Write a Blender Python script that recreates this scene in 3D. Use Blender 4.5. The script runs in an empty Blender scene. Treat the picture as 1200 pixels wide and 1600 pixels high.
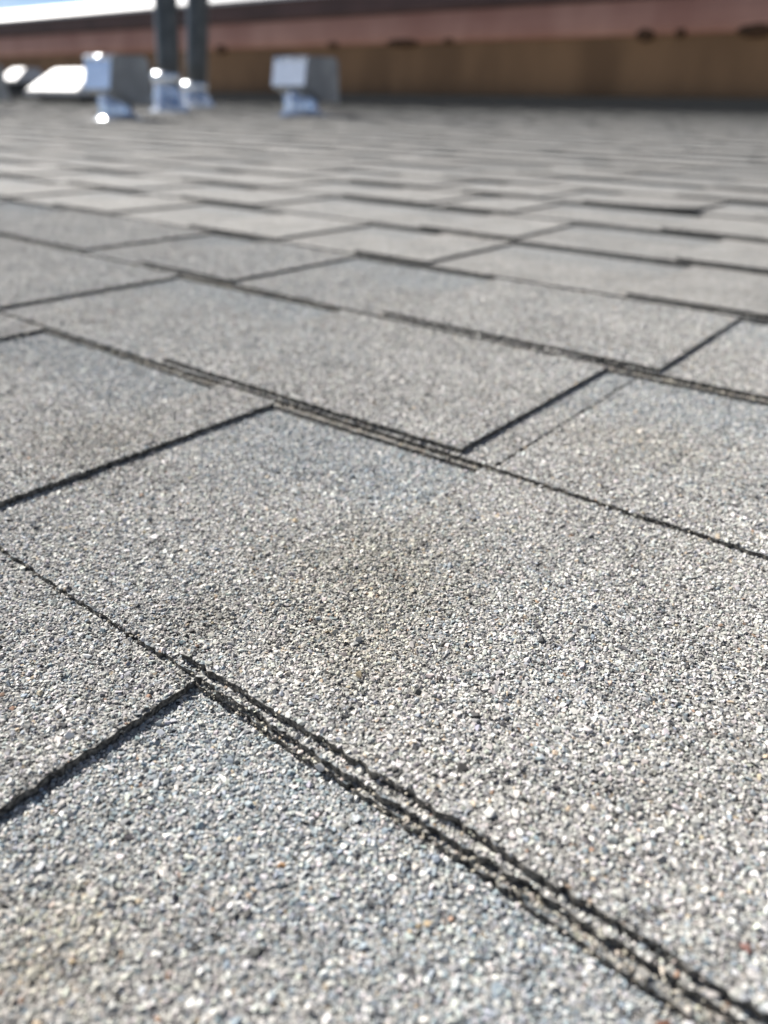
import bpy, bmesh, math, random
import numpy as np
from mathutils import Matrix, Vector, Euler
SC = bpy.context.scene
COL = SC.collection

# ---------------------------------------------------------------- camera
H = 0.1245                      # eye height above the shingles (m)
F = 1171.74                     # focal length in pixels of a 1200 x 1600 frame
UR = np.array([0.78820079, 0.30616817, -0.53385445])   # along the courses, seen from the camera (right, down, forward)
VR = np.array([0.61540671, -0.38682708, 0.68676007])   # up the roof
NR = np.array([0.00375472, -0.86984244, -0.49331535])  # off the roof
cam = bpy.data.cameras.new("camera")
camo = bpy.data.objects.new("camera", cam)
COL.objects.link(camo)
right = Vector((UR[0], VR[0], NR[0])); down = Vector((UR[1], VR[1], NR[1])); fwd = Vector((UR[2], VR[2], NR[2]))
m = Matrix.Identity(4)
m.col[0][:3] = right; m.col[1][:3] = -down; m.col[2][:3] = -fwd; m.col[3][:3] = (0, 0, H + 0.0078)      # the shingles' upper faces lie about 6 mm above the deck
camo.matrix_world = m
cam.sensor_fit = 'VERTICAL'; cam.sensor_height = 36; cam.sensor_width = 27
cam.lens = F / 1600 * 36
cam.clip_start = 0.01; cam.clip_end = 3000
cam.dof.use_dof = True
cam.dof.focus_distance = 0.19
cam.dof.aperture_fstop = cam.lens / 2.75
SC.camera = camo

# ---------------------------------------------------------------- light
SUN = Vector((-0.97, 0.06, 0.86)).normalized()          # towards the sun
sel = math.asin(SUN.z); saz = math.atan2(SUN.x, SUN.y)
W = bpy.data.worlds.new("World"); SC.world = W; W.use_nodes = True
nt = W.node_tree; nt.nodes.clear()
out = nt.nodes.new("ShaderNodeOutputWorld"); bg = nt.nodes.new("ShaderNodeBackground")
sky = nt.nodes.new("ShaderNodeTexSky"); sky.sky_type = 'NISHITA'; sky.sun_disc = False
sky.sun_elevation = sel; sky.sun_rotation = saz
sky.altitude = 600; sky.air_density = .65; sky.dust_density = 0.0; sky.ozone_density = 3.5
tc = nt.nodes.new("ShaderNodeTexCoord")
mp = nt.nodes.new("ShaderNodeMapping"); mp.inputs['Scale'].default_value = (1, 1, 2.6)
nz = nt.nodes.new("ShaderNodeTexNoise"); nz.inputs['Scale'].default_value = 2.3; nz.inputs['Detail'].default_value = 8; nz.inputs['Roughness'].default_value = .58
cr = nt.nodes.new("ShaderNodeValToRGB"); cr.color_ramp.elements[0].position = .50; cr.color_ramp.elements[1].position = .66
mx = nt.nodes.new("ShaderNodeMix"); mx.data_type = 'RGBA'
mx.inputs[7].default_value = (9.0, 9.2, 9.6, 1)          # sunlit cloud, in the sky texture's own units
L = nt.links.new
L(tc.outputs['Generated'], mp.inputs[0]); L(mp.outputs[0], nz.inputs['Vector']); L(nz.outputs['Fac'], cr.inputs[0])
L(cr.outputs[0], mx.inputs[0]); L(sky.outputs[0], mx.inputs[6]); L(mx.outputs[2], bg.inputs[0]); L(bg.outputs[0], out.inputs[0])
bg.inputs[1].default_value = 0.050
sun = bpy.data.lights.new("sun", 'SUN'); sun.energy = 4.9; sun.angle = math.radians(0.53); sun.color = (1, .962, .912)
suno = bpy.data.objects.new("sun", sun); COL.objects.link(suno)
suno.location = SUN * 60
suno.rotation_euler = SUN.to_track_quat('Z', 'Y').to_euler()
SC.view_settings.view_transform = 'Standard'; SC.view_settings.look = 'None'
SC.view_settings.gamma = 1; SC.view_settings.use_curve_mapping = False
SC.view_settings.exposure = 1.0
SC.render.engine = 'CYCLES'
SC.cycles.max_bounces = 6; SC.cycles.diffuse_bounces = 3; SC.cycles.glossy_bounces = 3
SC.cycles.use_denoising = True; SC.cycles.denoiser = 'OPENIMAGEDENOISE'
SC.cycles.denoising_input_passes = 'RGB_ALBEDO_NORMAL'; SC.cycles.denoising_prefilter = 'ACCURATE'
SC.cycles.sample_clamp_indirect = 4

# ---------------------------------------------------------------- helpers
def ground(px, py):
    """Point of the roof plane seen at a pixel of the 1200 x 1600 photograph (used once, to measure the place)."""
    r = np.array([px - 600., py - 800., F]); t = -H / (r @ NR); q = r * t
    return float(q @ UR), float(q @ VR)

def mat(name):
    M = bpy.data.materials.new(name); M.use_nodes = True
    b = M.node_tree.nodes['Principled BSDF']
    return M, M.node_tree, b

def node(t, kind, **kw):
    n = t.nodes.new(kind)
    for k, v in kw.items(): setattr(n, k, v)
    return n

def link_obj(name, me, parent=None, loc=(0, 0, 0)):
    o = bpy.data.objects.new(name, me); COL.objects.link(o); o.location = loc
    if parent: o.parent = parent
    return o

def tag(o, label=None, cat=None, group=None, kind=None):
    if label: o['label'] = label
    if cat: o['category'] = cat
    if group: o['group'] = group
    if kind: o['kind'] = kind
    return o

def bm_obj(name, bm, mats, parent=None, loc=(0, 0, 0), smooth=False):
    me = bpy.data.meshes.new(name)
    bmesh.ops.recalc_face_normals(bm, faces=bm.faces)
    if smooth:
        for f in bm.faces: f.smooth = True
    bm.to_mesh(me); bm.free()
    for x in (mats if isinstance(mats, (list, tuple)) else [mats]): me.materials.append(x)
    return link_obj(name, me, parent, loc)

def empty(name, loc):
    o = bpy.data.objects.new(name, None); COL.objects.link(o); o.location = loc
    o.empty_display_size = .05
    return o

# ---------------------------------------------------------------- materials
PAL = [  # share, colour (linear)
    (.33, (.53, .515, .480)), (.30, (.395, .382, .352)), (.09, (.68, .67, .63)), (.14, (.25, .245, .235)),
    (.09, (.075, .073, .070)), (.03, (.29, .31, .33)), (.016, (.46, .38, .28)), (.004, (.30, .20, .14))]
BLUE = [(.28, (.25, .290, .312)), (.24, (.39, .412, .415)), (.20, (.34, .350, .345)), (.14, (.56, .545, .51)), (.09, (.12, .127, .135)), (.05, (.66, .645, .60))]
COURSE = 0.143
VB0 = 0.082

def ramp_from(t, pal):
    r = node(t, "ShaderNodeValToRGB"); r.color_ramp.interpolation = 'CONSTANT'
    e = r.color_ramp.elements
    x = 0
    for i, (w, c) in enumerate(pal):
        if i < 2: el = e[i]; el.position = x
        else: el = e.new(x)
        el.color = (*c, 1); x += w
    return r

def granule_material(name, blue_band):
    M, t, b = mat(name); lk = t.links.new
    geo = node(t, "ShaderNodeNewGeometry")
    vor = node(t, "ShaderNodeTexVoronoi"); vor.inputs['Scale'].default_value = 900
    lk(geo.outputs['Position'], vor.inputs['Vector'])
    sep = node(t, "ShaderNodeSeparateColor"); lk(vor.outputs['Color'], sep.inputs[0])
    r1 = ramp_from(t, PAL); r2 = ramp_from(t, BLUE)
    lk(sep.outputs[0], r1.inputs[0]); lk(sep.outputs[1], r2.inputs[0])
    # mottling, a few cm across
    n1 = node(t, "ShaderNodeTexNoise"); n1.inputs['Scale'].default_value = 22; n1.inputs['Detail'].default_value = 5
    lk(geo.outputs['Position'], n1.inputs['Vector'])
    n2 = node(t, "ShaderNodeTexNoise"); n2.inputs['Scale'].default_value = 9; n2.inputs['Detail'].default_value = 4
    lk(geo.outputs['Position'], n2.inputs['Vector'])
    at = node(t, "ShaderNodeAttribute"); at.attribute_name = "tone"
    # share of blue granules
    bl = node(t, "ShaderNodeMath", operation='MULTIPLY'); bl.inputs[1].default_value = .22
    mr = node(t, "ShaderNodeMapRange"); mr.inputs[1].default_value = .45; mr.inputs[2].default_value = .7
    lk(n2.outputs[0], mr.inputs[0]); lk(mr.outputs[0], bl.inputs[0])
    last = bl.outputs[0]
    if blue_band:
        sx = node(t, "ShaderNodeSeparateXYZ"); lk(geo.outputs['Position'], sx.inputs[0])
        s = node(t, "ShaderNodeMath", operation='SUBTRACT'); s.inputs[1].default_value = VB0 - 10 * COURSE; lk(sx.outputs[1], s.inputs[0])
        d = node(t, "ShaderNodeMath", operation='DIVIDE'); d.inputs[1].default_value = COURSE; lk(s.outputs[0], d.inputs[0])
        fr = node(t, "ShaderNodeMath", operation='FRACT'); lk(d.outputs[0], fr.inputs[0])
        m2 = node(t, "ShaderNodeMapRange", interpolation_type='SMOOTHSTEP'); m2.inputs[1].default_value = .40; m2.inputs[2].default_value = .90; m2.inputs[4].default_value = .62
        lk(fr.outputs[0], m2.inputs[0])
        mxx = node(t, "ShaderNodeMath", operation='MAXIMUM'); lk(m2.outputs[0], mxx.inputs[0]); lk(last, mxx.inputs[1]); last = mxx.outputs[0]
    gt = node(t, "ShaderNodeMath", operation='GREATER_THAN'); lk(last, gt.inputs[0]); lk(sep.outputs[2], gt.inputs[1])
    mix = node(t, "ShaderNodeMix", data_type='RGBA'); lk(gt.outputs[0], mix.inputs[0]); lk(r1.outputs[0], mix.inputs[6]); lk(r2.outputs[0], mix.inputs[7])
    # value = tone * mottling, lowered overall for granule self-shadow and asphalt gaps
    mm = node(t, "ShaderNodeMapRange"); mm.inputs[1].default_value = .3; mm.inputs[2].default_value = .7; mm.inputs[3].default_value = .475; mm.inputs[4].default_value = .63
    lk(n1.outputs[0], mm.inputs[0])
    tm = node(t, "ShaderNodeMath", operation='MULTIPLY'); lk(mm.outputs[0], tm.inputs[0]); lk(at.outputs['Fac'], tm.inputs[1])
    sc = node(t, "ShaderNodeVectorMath", operation='SCALE'); lk(mix.outputs[2], sc.inputs[0]); lk(tm.outputs[0], sc.inputs['Scale'])
    lk(sc.outputs[0], b.inputs['Base Color'])
    b.inputs['Roughness'].default_value = .85; b.inputs['Specular IOR Level'].default_value = .25
    bp = node(t, "ShaderNodeBump"); bp.inputs['Strength'].default_value = .75; bp.inputs['Distance'].default_value = .0009; bp.invert = True
    lk(vor.outputs['Distance'], bp.inputs['Height']); lk(bp.outputs[0], b.inputs['Normal'])
    return M

M_BACK = granule_material("granules_with_blue_band", True)
M_TAB = granule_material("granules_plain", False)

M_EDGE, t, b = mat("asphalt_edge")
n = node(t, "ShaderNodeTexNoise"); n.inputs['Scale'].default_value = 900; n.inputs['Detail'].default_value = 3
g = node(t, "ShaderNodeNewGeometry"); t.links.new(g.outputs['Position'], n.inputs['Vector'])
r = node(t, "ShaderNodeValToRGB"); r.color_ramp.elements[0].position = .38; r.color_ramp.elements[1].position = .66
r.color_ramp.elements[0].color = (.020, .018, .015, 1); r.color_ramp.elements[1].color = (.19, .175, .15, 1)
t.links.new(n.outputs[0], r.inputs[0]); t.links.new(r.outputs[0], b.inputs['Base Color']); b.inputs['Roughness'].default_value = .8
bp = node(t, "ShaderNodeBump"); bp.inputs['Strength'].default_value = .8; bp.inputs['Distance'].default_value = .001
t.links.new(n.outputs[0], bp.inputs['Height']); t.links.new(bp.outputs[0], b.inputs['Normal'])

# cut edge with the granules that stick to it, where they are too small to build one by one
M_GEDGE = M_EDGE.copy(); M_GEDGE.name = "granule_covered_edge"
for nd in M_GEDGE.node_tree.nodes:
    if nd.type == 'VALTORGB':
        nd.color_ramp.elements[0].color = (.018, .017, .015, 1); nd.color_ramp.elements[1].color = (.13, .123, .11, 1)

M_GRAN, t, b = mat("loose_granule")
a = node(t, "ShaderNodeAttribute", attribute_type='INSTANCER'); a.attribute_name = "gcol"
t.links.new(a.outputs['Color'], b.inputs['Base Color'])
a2 = node(t, "ShaderNodeAttribute", attribute_type='INSTANCER'); a2.attribute_name = "grough"
t.links.new(a2.outputs['Fac'], b.inputs['Roughness'])
b.inputs['Specular IOR Level'].default_value = .35

def noisy(name, c1, c2, scale, rough, metal=0., bump=0., p0=.35, p1=.65, stretch=None, detail=5):
    M, t, b = mat(name); lk = t.links.new
    tc = node(t, "ShaderNodeTexCoord"); src = tc.outputs['Object']
    if stretch:
        mp = node(t, "ShaderNodeMapping"); mp.inputs['Scale'].default_value = stretch; lk(src, mp.inputs[0]); src = mp.outputs[0]
    n = node(t, "ShaderNodeTexNoise"); n.inputs['Scale'].default_value = scale; n.inputs['Detail'].default_value = detail
    lk(src, n.inputs['Vector'])
    r = node(t, "ShaderNodeValToRGB"); r.color_ramp.elements[0].position = p0; r.color_ramp.elements[1].position = p1
    r.color_ramp.elements[0].color = (*c1, 1); r.color_ramp.elements[1].color = (*c2, 1)
    lk(n.outputs[0], r.inputs[0]); lk(r.outputs[0], b.inputs['Base Color'])
    b.inputs['Roughness'].default_value = rough; b.inputs['Metallic'].default_value = metal
    if bump:
        bp = node(t, "ShaderNodeBump"); bp.inputs['Strength'].default_value = .5; bp.inputs['Distance'].default_value = bump
        lk(n.outputs[0], bp.inputs['Height']); lk(bp.outputs[0], b.inputs['Normal'])
    return M
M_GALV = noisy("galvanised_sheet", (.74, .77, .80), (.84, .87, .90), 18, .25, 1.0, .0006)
M_GALV_SHADE = noisy("shaded_galvanised_sheet", (.25, .25, .245), (.34, .34, .33), 14, .55, .5, .0006)  # duller copy of the sheet, darkened for the hoods' shaded side
M_PIPE = noisy("grey_pipe_paint", (.05, .056, .06), (.085, .09, .094), 20, .36, .3)
M_FLASH = noisy("weathered_flashing", (.10, .10, .10), (.17, .17, .165), 14, .75, .2)
M_SHADE_IN = noisy("shaded_opening", (.02, .02, .02), (.035, .033, .03), 10, .9)  # near black painted in for the shade under the low vents' rims
M_WHITE = noisy("white_paint", (.40, .395, .39), (.48, .475, .47), 8, .5)
M_WBASE = noisy("dusty_white_paint", (.42, .41, .40), (.55, .54, .53), 8, .6)
M_BROWN = noisy("brown_siding", (.15, .080, .034), (.235, .13, .06), 1.4, .75, 0, 0, stretch=(1, 1, .35))
M_PINK = noisy("faded_red_fascia", (.33, .155, .112), (.44, .235, .175), 1.5, .6, 0, 0, stretch=(1, 1, .4))
M_DARK = noisy("shaded_brown_trim", (.055, .030, .027), (.085, .046, .042), 1.2, .7)  # brown darkened to hold the shade of the overhang's underside
M_STAIN = noisy("rotten_brown_wood", (.035, .016, .006), (.075, .035, .014), 9, .9)
M_DECK = noisy("roof_deck", (.03, .028, .025), (.05, .045, .04), 6, .9)
M_SOIL = noisy("dry_ground", (.13, .12, .08), (.20, .18, .12), .4, .95)

# ---------------------------------------------------------------- ground and roof
gm = bpy.data.meshes.new("ground"); S = 1500.
gm.from_pydata([(-S, -S, -4), (S, -S, -4), (S, S, -4), (-S, S, -4)], [], [(0, 1, 2, 3)]); gm.materials.append(M_SOIL)
tag(link_obj("ground", gm), kind='structure')

RU0, RU1, RV0, RV1 = -46., 12., -2.2, 13.2     # extent of the roof
bm = bmesh.new()
bmesh.ops.create_cube(bm, size=1, matrix=Matrix.Translation(((RU0 + RU1) / 2, (RV0 + RV1) / 2, -.105)) @ Matrix.Diagonal((RU1 - RU0, RV1 - RV0, .2, 1)))
roof = bm_obj("roof", bm, M_DECK); tag(roof, kind='structure')
bm = bmesh.new()
bmesh.ops.create_cube(bm, size=1, matrix=Matrix.Translation(((RU0 + RU1) / 2, (RV0 + RV1) / 2, -2.105)) @ Matrix.Diagonal((RU1 - RU0 - .8, RV1 - RV0 - .6, 3.79, 1)))
bm_obj("wall", bm, M_WBASE, roof)

# ---------------------------------------------------------------- shingles
TT = .0024; TU = .0019; ZLOW = .0040
RISE = TT + TU - .0002
def flat(k): return 1 - .22 * min(1, max(0, (k - 9) / 9))    # the old roof lies flatter further up
rng = np.random.default_rng(7)
KNOWN = {   # raised tabs of the courses in view, (from, to) along the course
    0: [(-.36, -.1215), (.26, .42)],
    1: [(-.62, -.43), (-.275, -.238), (-.1275, .17), (.33, .5)],
    2: [(-.78, -.484), (-.32, -.139), (.10, .33)],
    3: [(-.86, -.615), (-.535, -.427), (-.289, -.113), (.02, .24)],
    4: [(-1.12, -1.0), (-.90, -.785), (-.65, -.526), (-.433, -.356), (-.189, .10)],
    5: [(-1.10, -.95), (-.84, -.707), (-.465, -.357), (-.205, .02)],
    6: [(-1.02, -.83), (-.69, -.56), (-.53, -.445), (-.27, -.05)],
    7: [(-1.1, -.92), (-.80, -.66), (-.60, -.48), (-.42, -.285), (-.16, .05)],
}
ENDS = {0: .6, 1: -.6, 2: -.123, 3: -.575, 4: -.775, 5: -.53}
def course_layout(k, ua, ub, r):
    """tabs and strip ends of course k between ua and ub"""
    tabs = list(KNOWN.get(k, []))
    if tabs: lo = min(a for a, _ in tabs); hi = max(b for _, b in tabs)
    else: lo = hi = ua
    u = hi + r.uniform(.08, .2)
    while u < ub:
        w = r.uniform(.10, .27); tabs.append((u, min(u + w, ub))); u += w + r.uniform(.08, .24)
    if KNOWN.get(k):
        u = lo - r.uniform(.08, .2)
        while u > ua:
            w = r.uniform(.10, .27); tabs.append((max(u - w, ua), u)); u -= w + r.uniform(.08, .24)
    e0 = ENDS.get(k, r.uniform(0, 1.0)); e0 = ua + ((e0 - ua) % 1.0)
    ends = [e0 + i for i in range(int((ub - e0) // 1) + 1)]
    ends = [e - 1.0 for e in ends[:1]] + ends + [ends[-1] + 1.0]
    return sorted(tabs), ends

def vb(k): return VB0 + COURSE * (k - 1)
def proud(k): return TT * flat(k) * (.66 if k > 7 else 1)
def ztop(v, k): return ZLOW + RISE * flat(k) * (1 - (v - vb(k)) / COURSE)

def wav(r, a=1.):
    p = r.uniform(0, 6.28, 4)
    return lambda u: a * (.0006 * np.sin(u * 17 + p[0]) + .0002 * np.sin(u * 61 + p[1]) + .00015 * np.sin(u * 190 + p[2]))

class Sheets:
    """collects thin sheets (outline + thickness) into one mesh"""
    def __init__(s): s.v = []; s.f = []; s.m = []; s.tone = []
    def add(s, outline, zfun, thick, topmat, tone):
        i0 = len(s.v); n = len(outline)
        tops = [zfun(u, v) for u, v in outline]
        s.v += [(u, v, z) for (u, v), z in zip(outline, tops)]
        s.v += [(u, v, z - thick) for (u, v), z in zip(outline, tops)]
        s.f.append(tuple(range(i0, i0 + n))); s.m.append(topmat); s.tone.append(tone)
        for i in range(n):
            j = (i + 1) % n
            s.f.append((i0 + i, i0 + n + i, i0 + n + j, i0 + j)); s.m.append(2); s.tone.append(tone)
    def build(s, name, parent, org=(0, 0, 0), bed=False):
        me = bpy.data.meshes.new(name)
        o = np.array(org)
        me.from_pydata((np.array(s.v) - o).tolist(), [], s.f)
        for x in ((M_BACK, M_TAB, M_EDGE) if bed else (M_BACK, M_TAB, M_GEDGE)): me.materials.append(x)
        me.polygons.foreach_set('material_index', s.m)
        at = me.attributes.new('tone', 'FLOAT', 'FACE'); at.data.foreach_set('value', s.tone)
        me.update()
        return link_obj(name, me, parent, org)

def outline(u0, u1, v0, v1, r, wave, taper=0., step=None, amp=.00036):
    """counter-clockwise ragged rectangle; step = spacing of edge points"""
    pts = []
    def js(a, b): return max(1, int(abs(b - a) / step)) if step else 1
    n = js(u0, u1)
    for i in range(n):                                   # front edge
        u = u0 + (u1 - u0) * i / n
        pts.append((u + (r.normal(0, amp) if i else 0), v0 + wave(u) + (r.normal(0, amp) if step else 0)))
    n = js(v0, v1)
    for i in range(n):                                   # right edge
        v = v0 + (v1 - v0) * i / n
        pts.append((u1 + taper * (i / n) + (r.normal(0, amp) if step else 0), v + wave(u1) + (r.normal(0, amp * .5) if i else 0)))
    pts += [(u1 + taper, v1), (u0 - taper, v1)]
    n = js(v0, v1)
    for i in range(1, n):                                # left edge
        v = v1 + (v0 - v1) * i / n
        pts.append((u0 - taper * (1 - i / n) + r.normal(0, amp), v))
    return pts

def step_for(u, v):
    d = math.hypot(u, v)
    return .0016 if d < .45 else (.006 if d < .9 else (.03 if d < 1.8 else None))

LAY = {}
NEAR_COURSES = range(-2, 18)
def in_view(u0, u1, v):
    for u in (u0, u1, (u0 + u1) / 2):
        for vv in (v, v + COURSE):
            q = UR * u + VR * vv - NR * H
            if q[2] > .02:
                x = 600 + F * q[0] / q[2]; y = 800 + F * q[1] / q[2]
                if -500 < x < 1700 and y < 2000: return True
    return False

far = Sheets()
far_r = np.random.default_rng(99)
ntab = nsh = 0
kmax = int((RV1 - .9 - VB0) / COURSE) + 1
for k in range(-14, kmax + 1):
    r = np.random.default_rng(1000 + k)
    near = k in NEAR_COURSES
    ua, ub = (-7.0, 4.0) if near else (RU0, RU1)
    ua = max(ua, RU0)
    if near: ua2, ub2 = RU0, RU1
    else: ua2, ub2 = ua, ub
    tabs, ends = course_layout(k, ua2, ub2, r)
    wave = wav(r); lip = wav(r, 1.5); twav = []
    LAY[k] = (tabs, ends, wave, lip, twav)
    for i in range(len(ends) - 1):
        e0, e1 = max(ends[i], RU0), min(ends[i + 1], RU1)
        if e1 - e0 < .05: continue
        v0 = vb(k)
        individual = near and in_view(e0, e1, v0)
        tone0 = r.uniform(.93, 1.05)
        S_ = Sheets() if individual else far
        g = .0006
        um = min(max(0, e0), e1)
        st = step_for(um, v0) if individual else None
        def zf(u, v, k=k): return ztop(v, k)
        S_.add(outline(e0 + g, e1 - g, v0, v0 + COURSE + .018, r, wave, step=st), zf, TU * flat(k) + .0004, 0, tone0)
        S_.add(outline(e0 + g + .001, e1 - g - .001, v0 - .0018, v0 + .05, r, lip, step=st),
               lambda u, v, k=k: ztop(v, k) - TU * flat(k) - .0003, .0036 * flat(k), 0, tone0 * .97)
        sh = None
        if individual:
            org = ((e0 + e1) / 2, v0 + COURSE / 2, ztop(v0 + COURSE / 2, k))
            sh = S_.build("shingle", roof, org, -4 <= k < 4 and abs((e0 + e1) / 2) < 1.6); nsh += 1
        for (t0, t1) in tabs:
            a, b_ = max(t0, e0 + g), min(t1, e1 - g)
            if b_ - a < .015: continue
            T_ = Sheets() if individual else far
            st2 = step_for(min(max(0, a), b_), v0) if individual else None
            tn = r.uniform(.93, 1.07)
            curl = (k == 7 and abs(t1 + .285) < .01)
            def zt(u, v, k=k, curl=curl, t1=t1):
                z = ztop(v, k) + proud(k)
                if curl:
                    w = max(0, 1 - (v - vb(k)) / .12) * max(0, 1 - (t1 - u) / .09)
                    z += .003 * w * w
                return z
            w2 = wav(r); twav.append((a, b_, w2))
            T_.add(outline(a, b_, v0 + .0017, v0 + COURSE + .015, r, w2, taper=r.uniform(-.004, .002), step=st2), zt, proud(k) + .0004, 1, tn)
            if individual:
                o = T_.build("tab", sh, ((a + b_) / 2, v0 + COURSE / 2, ztop(v0 + COURSE / 2, k) + TT), -4 <= k < 4 and abs((e0 + e1) / 2) < 1.6)
                o.location = Vector(o.location) - Vector(sh.location); ntab += 1
fo = far.build("distant_shingles", roof); tag(fo, kind='stuff')
print("shingles", nsh, "tabs", ntab, "far verts", len(far.v))

# ---------------------------------------------------------------- mineral granules on the near shingles
def granule_points():
    r = np.random.default_rng(3)
    sp = .00076
    u = np.arange(-1.30, .52, sp); v = np.arange(-.16, vb(4) + .004, sp)
    U, V = np.meshgrid(u, v); U = U.ravel(); V = V.ravel()
    U = U + r.uniform(-.5, .5, U.size) * sp; V = V + r.uniform(-.5, .5, U.size) * sp
    q = np.outer(U, UR) + np.outer(V, VR) - NR * H
    d = q[:, 2]; ok = d > .04
    x = 600 + F * q[:, 0] / np.where(ok, d, 1); y = 800 + F * q[:, 1] / np.where(ok, d, 1)
    mg = 190
    seen = ok & (x > -mg) & (x < 1200 + mg) & (y < 1600 + mg)
    ok = seen | ((np.hypot(U, V - .1) < .62) & (r.random(U.size) < .30))   # coarser where the photograph does not look
    U, V, d = U[ok], V[ok], d[ok]; BIG = np.where(seen[ok], 1., 1.65)
    Z = np.full(U.size, -1.); KIND = np.zeros(U.size, int); S1 = np.zeros(U.size); EDGE = np.zeros(U.size)
    for k in range(-3, 4):
        tabs, ends, wave, lip, twav = LAY[k]; v0 = vb(k)
        ix = np.nonzero((V > v0 - .006) & (V < v0 + COURSE + .018))[0]
        u_, v_ = U[ix], V[ix]; s1 = (v_ - v0) / COURSE
        zt = ZLOW + RISE * (1 - s1); wf = wave(u_); lf = lip(u_)
        gap = np.zeros(ix.size, bool)
        for e in ends:
            if -1.4 < e < .6: gap |= np.abs(u_ - e) < .0009
        zz = np.full(ix.size, -1.); kk = np.zeros(ix.size, int)
        mk = (v_ > v0 - .0018 + lf + .0001) & (v_ <= v0 + wf + .0003) & ~gap
        zz[mk] = zt[mk] - TU - .0003; kk[mk] = 2
        mk = (v_ > v0 + wf + .0002) & ~gap
        zz[mk] = zt[mk]; kk[mk] = 0
        for a, b_, w2 in twav:
            if b_ < -1.35 or a > .6: continue
            mk = (u_ > a + .0003) & (u_ < b_ - .0001) & (v_ > v0 + .0017 + w2(u_) + .0002) & (s1 < 1.1) & ~gap
            zz[mk] = zt[mk] + TT; kk[mk] = 1
        up = zz > Z[ix]; j = ix[up]
        Z[j] = zz[up]; KIND[j] = kk[up]; S1[j] = s1[up]
    ok = Z > 0
    U, V, Z, KIND, S1, BIG = U[ok], V[ok], Z[ok], KIND[ok], S1[ok], BIG[ok]
    # granules stuck to the cut edges
    eu, ev, ez = [], [], []
    for k in range(-1, 5):
        tabs, ends, wave, lip, twav = LAY[k]; v0 = vb(k)
        zf = ZLOW + RISE
        for off, wv_, zt_, th, frac in ((0, wave, zf, TU, .5), (-.0018, lip, zf - TU - .0003, .0020, 1.2)):
            n = int(1.55 / .0008 * frac); uu = r.uniform(-1.2, .35, n)
            eu += list(uu); ev += list(v0 + off - .0001 + wv_(uu)); ez += list(zt_ - th * r.uniform(.1, 1, n))
        for a, b_, w2 in twav:
            n = int((b_ - a) / .0008 * .35); uu = r.uniform(a, b_, n)
            eu += list(uu); ev += list(v0 + .0016 + w2(uu)); ez += list(zf + TT * r.uniform(.2, .9, n))
            n = int(COURSE / .0008 * .12); s_ = r.uniform(0, 1, n)
            eu += list(np.full(n, b_ + .0001)); ev += list(v0 + s_ * COURSE); ez += list(ZLOW + RISE * (1 - s_) + TT * r.uniform(.15, .9, n))
    eu, ev, ez = np.array(eu), np.array(ev), np.array(ez)
    q = np.outer(eu, UR) + np.outer(ev, VR) - NR * H
    dd = q[:, 2]; ok = dd > .04
    x = 600 + F * q[:, 0] / np.where(ok, dd, 1); ok &= (x > -mg) & (x < 1200 + mg)
    n = int(ok.sum())
    return (np.concatenate([U, eu[ok]]), np.concatenate([V, ev[ok]]), np.concatenate([Z, ez[ok]]),
            np.concatenate([KIND, np.full(n, 3)]), np.concatenate([S1, np.zeros(n)]), np.concatenate([BIG, np.ones(n)]), r)

def vnoise(U, V, scale, seed):
    r = np.random.default_rng(seed); n = 96; g = r.random((n, n))
    x = U * scale + 40; y = V * scale + 40
    xi = np.floor(x).astype(int); yi = np.floor(y).astype(int); fx = x - xi; fy = y - yi
    fx = fx * fx * (3 - 2 * fx); fy = fy * fy * (3 - 2 * fy)
    G = lambda i, j: g[i % n, j % n]
    return (G(xi, yi) * (1 - fx) + G(xi + 1, yi) * fx) * (1 - fy) + (G(xi, yi + 1) * (1 - fx) + G(xi + 1, yi + 1) * fx) * fy

U, V, Z, KIND, S1, BIG, r = granule_points()
N = U.size
print("granules", N)
def pick(pal):
    w = np.array([p[0] for p in pal]); c = np.array([p[1] for p in pal])
    return c[r.choice(len(w), N, p=w / w.sum())]
bw = np.where(KIND == 1, 0, np.clip((S1 - .40 + .35 * (vnoise(U, V, 26, 44) - .5)) / .5, 0, 1)); bw = bw * bw * (3 - 2 * bw) * .72
bw = np.maximum(bw, .22 * np.clip((vnoise(U, V, 14, 5) - .45) / .25, 0, 1))
c = np.where((r.random(N) < bw)[:, None], pick(BLUE), pick(PAL))
mott = .84 + .24 * (.6 * vnoise(U, V, 30, 6) + .4 * vnoise(U, V, 80, 8))
c = c * mott[:, None] * r.uniform(.82, 1.18, N)[:, None] * (1 + r.normal(0, .025, (N, 3)))
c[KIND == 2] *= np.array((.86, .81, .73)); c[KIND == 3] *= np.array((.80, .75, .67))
for (px, py, rad, tint) in ((600, 890, .030, (.76, .73, .66)), (560, 1010, .02, (.9, .87, .8)), (330, 965, .012, (.7, .68, .64)), (1010, 690, .03, (.9, .88, .84)), (150, 690, .03, (.88, .86, .82)), (60, 1480, .014, (.85, .80, .70))):
    su, sv = ground(px, py)
    w = np.exp(-(((U - su) / rad) ** 2 + ((V - sv) / rad) ** 2) * (.6 + .9 * vnoise(U, V, 120, 31)))[:, None]
    c = c * (1 - w * (1 - np.array(tint)))          # weathered, dirt-stained spots

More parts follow.
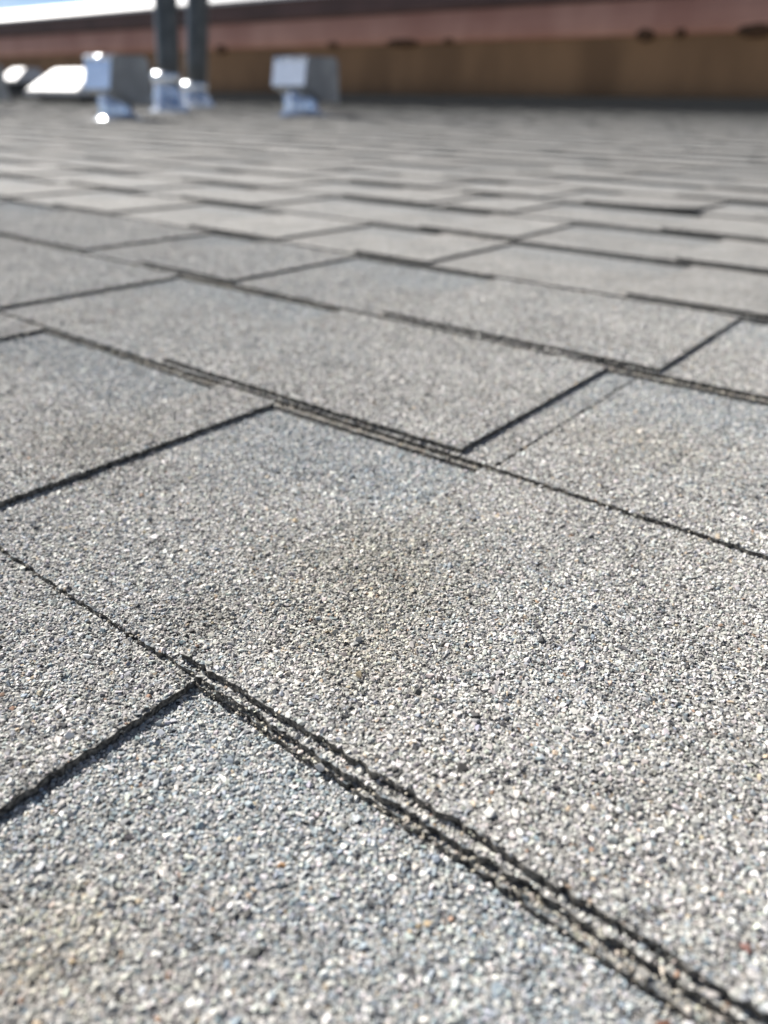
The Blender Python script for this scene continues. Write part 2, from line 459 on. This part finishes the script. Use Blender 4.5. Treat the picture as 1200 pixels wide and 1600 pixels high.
c = np.clip(c, .01, .85)
size = np.clip(r.lognormal(math.log(.00094), .33, N), .0005, .0025) * BIG
scl = np.stack([size * r.uniform(.85, 1.25, N), size * r.uniform(.7, 1.0, N), size * r.uniform(.45, .8, N)], 1)
scl[KIND == 3] *= .75
for (px, py, sz, col_) in ((655, 1432, 0.0018, (.40, .32, .21)), (640, 1440, .0016, (.38, .31, .21)), (668, 1425, .0018, (.36, .28, .18)), (1040, 1592, .0042, (.16, .08, .055)), (1028, 1597, .003, (.18, .10, .07)), (1165, 1500, .0026, (.17, .09, .075)),
        (845, 1008, .0027, (.06, .06, .06)), (540, 945, .0026, (.14, .14, .135)), (720, 1215, .0028, (.07, .065, .06)), (1003, 915, .0025, (.07, .075, .08)), (270, 1387, .0026, (.05, .05, .055)), (700, 880, .0020, (.09, .085, .08)), (435, 1337, .0022, (.42, .25, .13)), (500, 1190, .0028, (.42, .42, .41)), (130, 735, .0022, (.08, .08, .08)), (560, 1010, .0030, (.50, .47, .42)), (760, 1285, .003, (.55, .54, .50))):
    su, sv = ground(px, py)
    i = int(np.argmin((U - su) ** 2 + (V - sv) ** 2)); c[i] = col_; scl[i] = (sz, sz * .8, sz * .62); Z[i] += sz * .12
rot = np.stack([r.normal(0, .28, N), r.normal(0, .28, N), r.uniform(0, 6.283, N)], 1)
me = bpy.data.meshes.new("granules"); me.vertices.add(N)
P = np.stack([U, V, Z + scl[:, 2] * r.uniform(.05, .28, N)], 1)
me.vertices.foreach_set('co', P.astype(np.float32).ravel())
def attr(name, typ, data, field):
    a = me.attributes.new(name, typ, 'POINT'); a.data.foreach_set(field, np.ascontiguousarray(data, dtype=np.int32 if typ == 'INT' else np.float32).ravel())
attr('gcol', 'FLOAT_COLOR', np.concatenate([c, np.ones((N, 1))], 1), 'color')
attr('grough', 'FLOAT', np.where(r.random(N) < .006, .33, r.uniform(.55, .9, N)), 'value')
attr('gscl', 'FLOAT_VECTOR', scl, 'vector'); attr('grot', 'FLOAT_VECTOR', rot, 'vector')
NV = 14
attr('gidx', 'INT', r.integers(0, NV, N), 'value')
gran = link_obj("granules", me, roof); tag(gran, kind='stuff')
rocks = bpy.data.collections.new("granule_shapes")
rr = np.random.default_rng(11)
for i in range(NV):
    bm = bmesh.new()
    p = rr.normal(size=(10, 3)); p /= np.linalg.norm(p, axis=1)[:, None]; p *= rr.uniform(.42, .60, (10, 1))
    for q in p: bm.verts.new(q)
    res = bmesh.ops.convex_hull(bm, input=bm.verts)
    for v in [v for v in bm.verts if not v.link_faces]: bm.verts.remove(v)
    bmesh.ops.bevel(bm, geom=list(bm.edges), offset=.025, segments=1, affect='EDGES')
    bmesh.ops.recalc_face_normals(bm, faces=bm.faces)
    rm = bpy.data.meshes.new("granule_shape"); bm.to_mesh(rm); bm.free(); rm.materials.append(M_GRAN)
    rocks.objects.link(bpy.data.objects.new("granule_shape", rm))
ng = bpy.data.node_groups.new("scatter_granules", 'GeometryNodeTree')
ng.interface.new_socket("Geometry", in_out='INPUT', socket_type='NodeSocketGeometry')
ng.interface.new_socket("Geometry", in_out='OUTPUT', socket_type='NodeSocketGeometry')
gi = ng.nodes.new("NodeGroupInput"); go = ng.nodes.new("NodeGroupOutput")
iop = ng.nodes.new("GeometryNodeInstanceOnPoints"); ci = ng.nodes.new("GeometryNodeCollectionInfo")
ci.inputs['Collection'].default_value = rocks; ci.inputs['Separate Children'].default_value = True; ci.inputs['Reset Children'].default_value = True
iop.inputs['Pick Instance'].default_value = True
def na(nm, ty):
    x = ng.nodes.new("GeometryNodeInputNamedAttribute"); x.data_type = ty; x.inputs['Name'].default_value = nm
    return x.outputs['Attribute']
lk = ng.links.new
lk(gi.outputs[0], iop.inputs['Points']); lk(ci.outputs[0], iop.inputs['Instance'])
lk(na('gidx', 'INT'), iop.inputs['Instance Index']); lk(na('grot', 'FLOAT_VECTOR'), iop.inputs['Rotation']); lk(na('gscl', 'FLOAT_VECTOR'), iop.inputs['Scale'])
lk(iop.outputs[0], go.inputs[0])
md = gran.modifiers.new("scatter", 'NODES'); md.node_group = ng

# ---------------------------------------------------------------- the long wall above the roof
WV = 100 * H
def extrude(profile, u0, u1, name, material, parent, smooth=False, seg=1):
    """profile: list of (v, z) points, closed, swept along the courses"""
    bm = bmesh.new(); rows = []
    for s in range(seg + 1):
        u = u0 + (u1 - u0) * s / seg
        rows.append([bm.verts.new((u, v, z)) for v, z in profile])
    n = len(profile)
    for s in range(seg):
        for i in range(n):
            j = (i + 1) % n
            bm.faces.new((rows[s][i], rows[s][j], rows[s + 1][j], rows[s + 1][i]))
    bm.faces.new(rows[0]); bm.faces.new(list(reversed(rows[-1])))
    return bm_obj(name, bm, material, parent, smooth=smooth)
W0, W1 = RU0 + .5, RU1 - .5
wall = empty("upper_wall", (-12, WV, 0))
tag(wall, "long weathered wall with brown siding and faded red fascia behind the vents", "wall")
def wpart(*a, **k):
    o = extrude(*a, **k); o.location = Vector(o.location) - Vector(wall.location); return o
zb, zp, zd, zw = 6.5 * H, 9.85 * H, 12.5 * H, 14.9 * H
wpart([(WV, -.01), (WV, zb + .05), (WV + .3, zb + .05), (WV + .3, -.01)], W0, W1, "siding", M_BROWN, wall)
wpart([(WV - .03, zb - .02), (WV - .07, zb + .02), (WV - .085, zb + .10), (WV - .07, zb + .25), (WV - .03, zp), (WV + .25, zp), (WV + .25, zb + .052), (WV - .002, zb + .052), (WV - .002, zb - .02)], W0, W1, "fascia", M_PINK, wall)
wpart([(WV - .06, zp + .003), (WV - .12, zp + .06), (WV - .13, zd), (WV + .28, zd), (WV + .28, zp + .003)], W0, W1, "soffit_trim", M_DARK, wall)
wpart([(WV - .16, zd + .003), (WV - .16, zd + .05), (WV + .25, zw), (WV + .5, zw), (WV + .5, zd + .003)], W0, W1, "metal_coping", M_WHITE, wall)
for px, w, hh in ((630, 50, 14), (1005, 22, 22), (1180, 46, 22), (700, 16, 8), (1060, 12, 14), (345, 20, 14), (520, 18, 10)):
    t_ = 6.5 * H / H
    # spot on the wall under the fascia lip
    ray = np.array([px - 600., 72 - 800., F]); dv = ray @ VR; t2 = (WV - .06) / dv; uu = t2 * (ray @ UR); dep = t2 * F
    bm = bmesh.new(); rw = np.random.default_rng(px)
    bmesh.ops.create_icosphere(bm, subdivisions=2, radius=.5)
    for v in bm.verts: v.co = Vector((v.co.x * w * dep / F * 1.3, v.co.y * .09, v.co.z * hh * dep / F)) * float(rw.uniform(.8, 1.2))
    o = bm_obj("rot_patch", bm, M_STAIN, wall, smooth=True); o.location = Vector((uu, WV - .05, zb + .0)) - Vector(wall.location)

# ---------------------------------------------------------------- vents, pipes
def tube(bm, pts, radii, seg=28, cap=True):
    rows = []
    for p, R in zip(pts, radii):
        rows.append([bm.verts.new((p[0] + R * math.cos(2 * math.pi * i / seg), p[1] + R * math.sin(2 * math.pi * i / seg), p[2])) for i in range(seg)])
    for a, b_ in zip(rows, rows[1:]):
        for i in range(seg):
            j = (i + 1) % seg; bm.faces.new((a[i], a[j], b_[j], b_[i]))
    if cap: bm.faces.new(rows[-1]); bm.faces.new(list(reversed(rows[0])))

def plate(bm, u0, u1, v0, v1, z0, z1):
    bmesh.ops.create_cube(bm, size=1, matrix=Matrix.Translation(((u0 + u1) / 2, (v0 + v1) / 2, (z0 + z1) / 2)) @ Matrix.Diagonal((u1 - u0, v1 - v0, z1 - z0, 1)))

ROOFZ = .008
def bevel_all(bm, off, seg=2):
    bmesh.ops.bevel(bm, geom=[e for e in bm.edges if len(e.link_faces) == 2 and e.calc_face_angle(0) > .5], offset=off, segments=seg, affect='EDGES')

def hood_vent(u, v, wid, dep, zf0, zf1, zr0, label, neck_r, turn=0.):
    """gooseneck exhaust hood: round neck on a flashing plate, box hood opening down the roof"""
    root = empty("roof_vent", (u, v, ROOFZ)); tag(root, label, "roof vent", "box exhaust vents on the roof")
    root.rotation_euler = (0, 0, turn)
    bm = bmesh.new(); plate(bm, -wid * .72, wid * .72, -.09, dep * 1.15, -.006, .0)
    bevel_all(bm, .0015, 1)
    bm_obj("flashing", bm, M_FLASH, root)
    bm = bmesh.new(); tube(bm, [(0, neck_r * .95, neck_r * .42 * (1 - math.cos(a * math.pi / 16))) for a in range(9)] + [(0, neck_r * .95, zf0 + .02)], [neck_r * (1.42 - .42 * math.sin(a * math.pi / 16)) for a in range(9)] + [neck_r * .93])
    bm_obj("neck", bm, M_GALV, root, smooth=True)
    # hood: side profile in (v, z), extruded across
    prof = [(-.01, zf0), (.018, zf1 - .012), (.026, zf1), (dep - .02, zf1), (dep, zf1 - .02), (dep, zr0), (dep * .45, zr0 + .012), (dep * .2, zf0 * .8)]
    bm = bmesh.new(); A = [bm.verts.new((-wid / 2, a, z)) for a, z in prof]; B = [bm.verts.new((wid / 2, a, z)) for a, z in prof]
    n = len(prof)
    for i in range(n):
        j = (i + 1) % n
        bm.faces.new((A[i], A[j], B[j], B[i]))
    bm.faces.new(A); bm.faces.new(list(reversed(B)))
    bmesh.ops.recalc_face_normals(bm, faces=bm.faces)
    bevel_all(bm, .004, 2)
    h = bm_obj("hood", bm, M_GALV_SHADE, root)
    bm = bmesh.new(); fh = zf1 - zf0 - .006                # added front sheet in brighter metal, leaned back to mirror the sky
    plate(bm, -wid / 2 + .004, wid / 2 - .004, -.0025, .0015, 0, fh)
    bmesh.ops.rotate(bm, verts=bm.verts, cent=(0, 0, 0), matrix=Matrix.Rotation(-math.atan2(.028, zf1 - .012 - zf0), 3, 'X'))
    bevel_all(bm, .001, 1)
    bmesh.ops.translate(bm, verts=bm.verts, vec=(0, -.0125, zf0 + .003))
    bm_obj("sky_lit_front", bm, M_GALV, h)
    bm = bmesh.new(); bmesh.ops.create_cone(bm, cap_ends=True, segments=14, radius1=.010, radius2=.010, depth=wid - .006, matrix=Matrix.Translation((0, .017, zf1 - .010)) @ Matrix.Rotation(math.pi / 2, 4, 'Y'))  # round edge added and thickened to catch the sun's glint
    bm_obj("glint_edge", bm, M_GALV, h, smooth=True)
    for s in (-1, 1):
        bm = bmesh.new(); bmesh.ops.create_uvsphere(bm, u_segments=10, v_segments=6, radius=.006, matrix=Matrix.Translation((s * (wid / 2 + .001), dep - .035, zr0 + .03)) @ Matrix.Diagonal((.6, 1, 1, 1)))
        bm_obj("screw", bm, M_GALV, h, smooth=True)
    return root

def place(px, py): return ground(px, py)
u, v = place(455, 181)
hood_vent(u, v, .212, .25, .122, .247, .05, "galvanised box vent standing alone right of the two pipes", .088, .06)
u, v = place(163, 187)
hood_vent(u, v, .19, .195, .108, .232, .045, "galvanised box vent standing left of the two pipes in front of the white vent", .072)
u, v = place(-78, 176)
hood_vent(u, v, .22, .28, .11, .22, .05, "box vent cut off by the left edge of the photo", .08)

def stack_pipe(px, py, rad, label, lean=(0, 0), hgt=1.6, boot=.22):
    u, v = place(px, py)
    root = empty("vent_pipe", (u, v, ROOFZ)); tag(root, label, "pipe", "pair of tall vent pipes")
    bm = bmesh.new(); plate(bm, -rad * 2.1, rad * 2.1, -rad * 2.4, rad * 2.6, -.006, 0); bevel_all(bm, .0015, 1)
    fl = bm_obj("flashing", bm, M_FLASH, root)
    n = 8
    bm = bmesh.new(); tube(bm, [(lean[0] * z, lean[1] * z, z) for z in np.linspace(0, hgt, n)], [rad] * n)
    bm_obj("pipe", bm, M_PIPE, root, smooth=True)
    bm = bmesh.new(); tube(bm, [(0, 0, 0), (0, 0, .012), (0, 0, .03), (0, 0, boot * .75), (0, 0, boot)], [rad * 1.85, rad * 1.68, rad * 1.48, rad * 1.16, rad * 1.12])
    bm_obj("boot", bm, M_GALV, root, smooth=True)
    bm = bmesh.new(); tube(bm, [(0, 0, boot), (0, 0, boot + .012), (0, 0, boot + .034), (0, 0, boot + .05)], [rad * 1.14, rad * 1.28, rad * 1.26, rad * 1.03])
    bm_obj("storm_collar", bm, M_GALV, root, smooth=True)
    bm = bmesh.new(); tube(bm, [(lean[0] * z, lean[1] * z, z) for z in (hgt * .52, hgt * .522, hgt * .54, hgt * .542)], [rad, rad * 1.04, rad * 1.04, rad])
    bm_obj("joint_band", bm, M_PIPE, root, smooth=True)
    return root
stack_pipe(266, 175, .060, "taller looking grey vent pipe on the left of the pair, bright tapered boot", (.072, .056), 1.7, .14)
stack_pipe(307, 167, .071, "grey vent pipe on the right of the pair, dark boot with bright collar", (.11, .08), 1.9, .10)

def slant_vent(px, py, wid, dep, hgt, label, base=.05):
    u, v = place(px, py)
    root = empty("low_roof_vent", (u, v, ROOFZ)); tag(root, label, "roof vent")
    bm = bmesh.new(); plate(bm, -wid / 2 * 1.15, wid / 2 * 1.15, -.05, dep + .06, -.006, 0); bm_obj("flashing", bm, M_FLASH, root)
    bm = bmesh.new(); plate(bm, -wid * .40, wid * .40, dep * .12, dep * .88, 0, base); bm_obj("throat", bm, M_SHADE_IN, root)
    bm = bmesh.new(); plate(bm, -wid / 2, wid / 2, 0, dep, base, base + .035); bevel_all(bm, .006, 2); bm_obj("rim", bm, M_WBASE, root)
    bm = bmesh.new()
    lo = [bm.verts.new(p) for p in ((-wid * .49, .006, base + .035), (wid * .49, .006, base + .035), (wid * .49, dep - .006, base + .035), (-wid * .49, dep - .006, base + .035))]
    hi = [bm.verts.new(p) for p in ((-wid * .36, dep * .42, hgt), (wid * .36, dep * .42, hgt), (wid * .36, dep * .8, hgt), (-wid * .36, dep * .8, hgt))]
    bm.faces.new(hi)
    for i in range(4):
        j = (i + 1) % 4; bm.faces.new((lo[i], lo[j], hi[j], hi[i]))
    bm.faces.new(list(reversed(lo)))
    bmesh.ops.recalc_face_normals(bm, faces=bm.faces); bevel_all(bm, .012, 3)
    bm_obj("hood", bm, M_WHITE, root)
    return root
slant_vent(80, 160, .80, .62, .25, "white slant sided low vent partly hidden behind the left box vent")
slant_vent(14, 147, .55, .6, .36, "small white topped low vent far back at the left edge", .16)
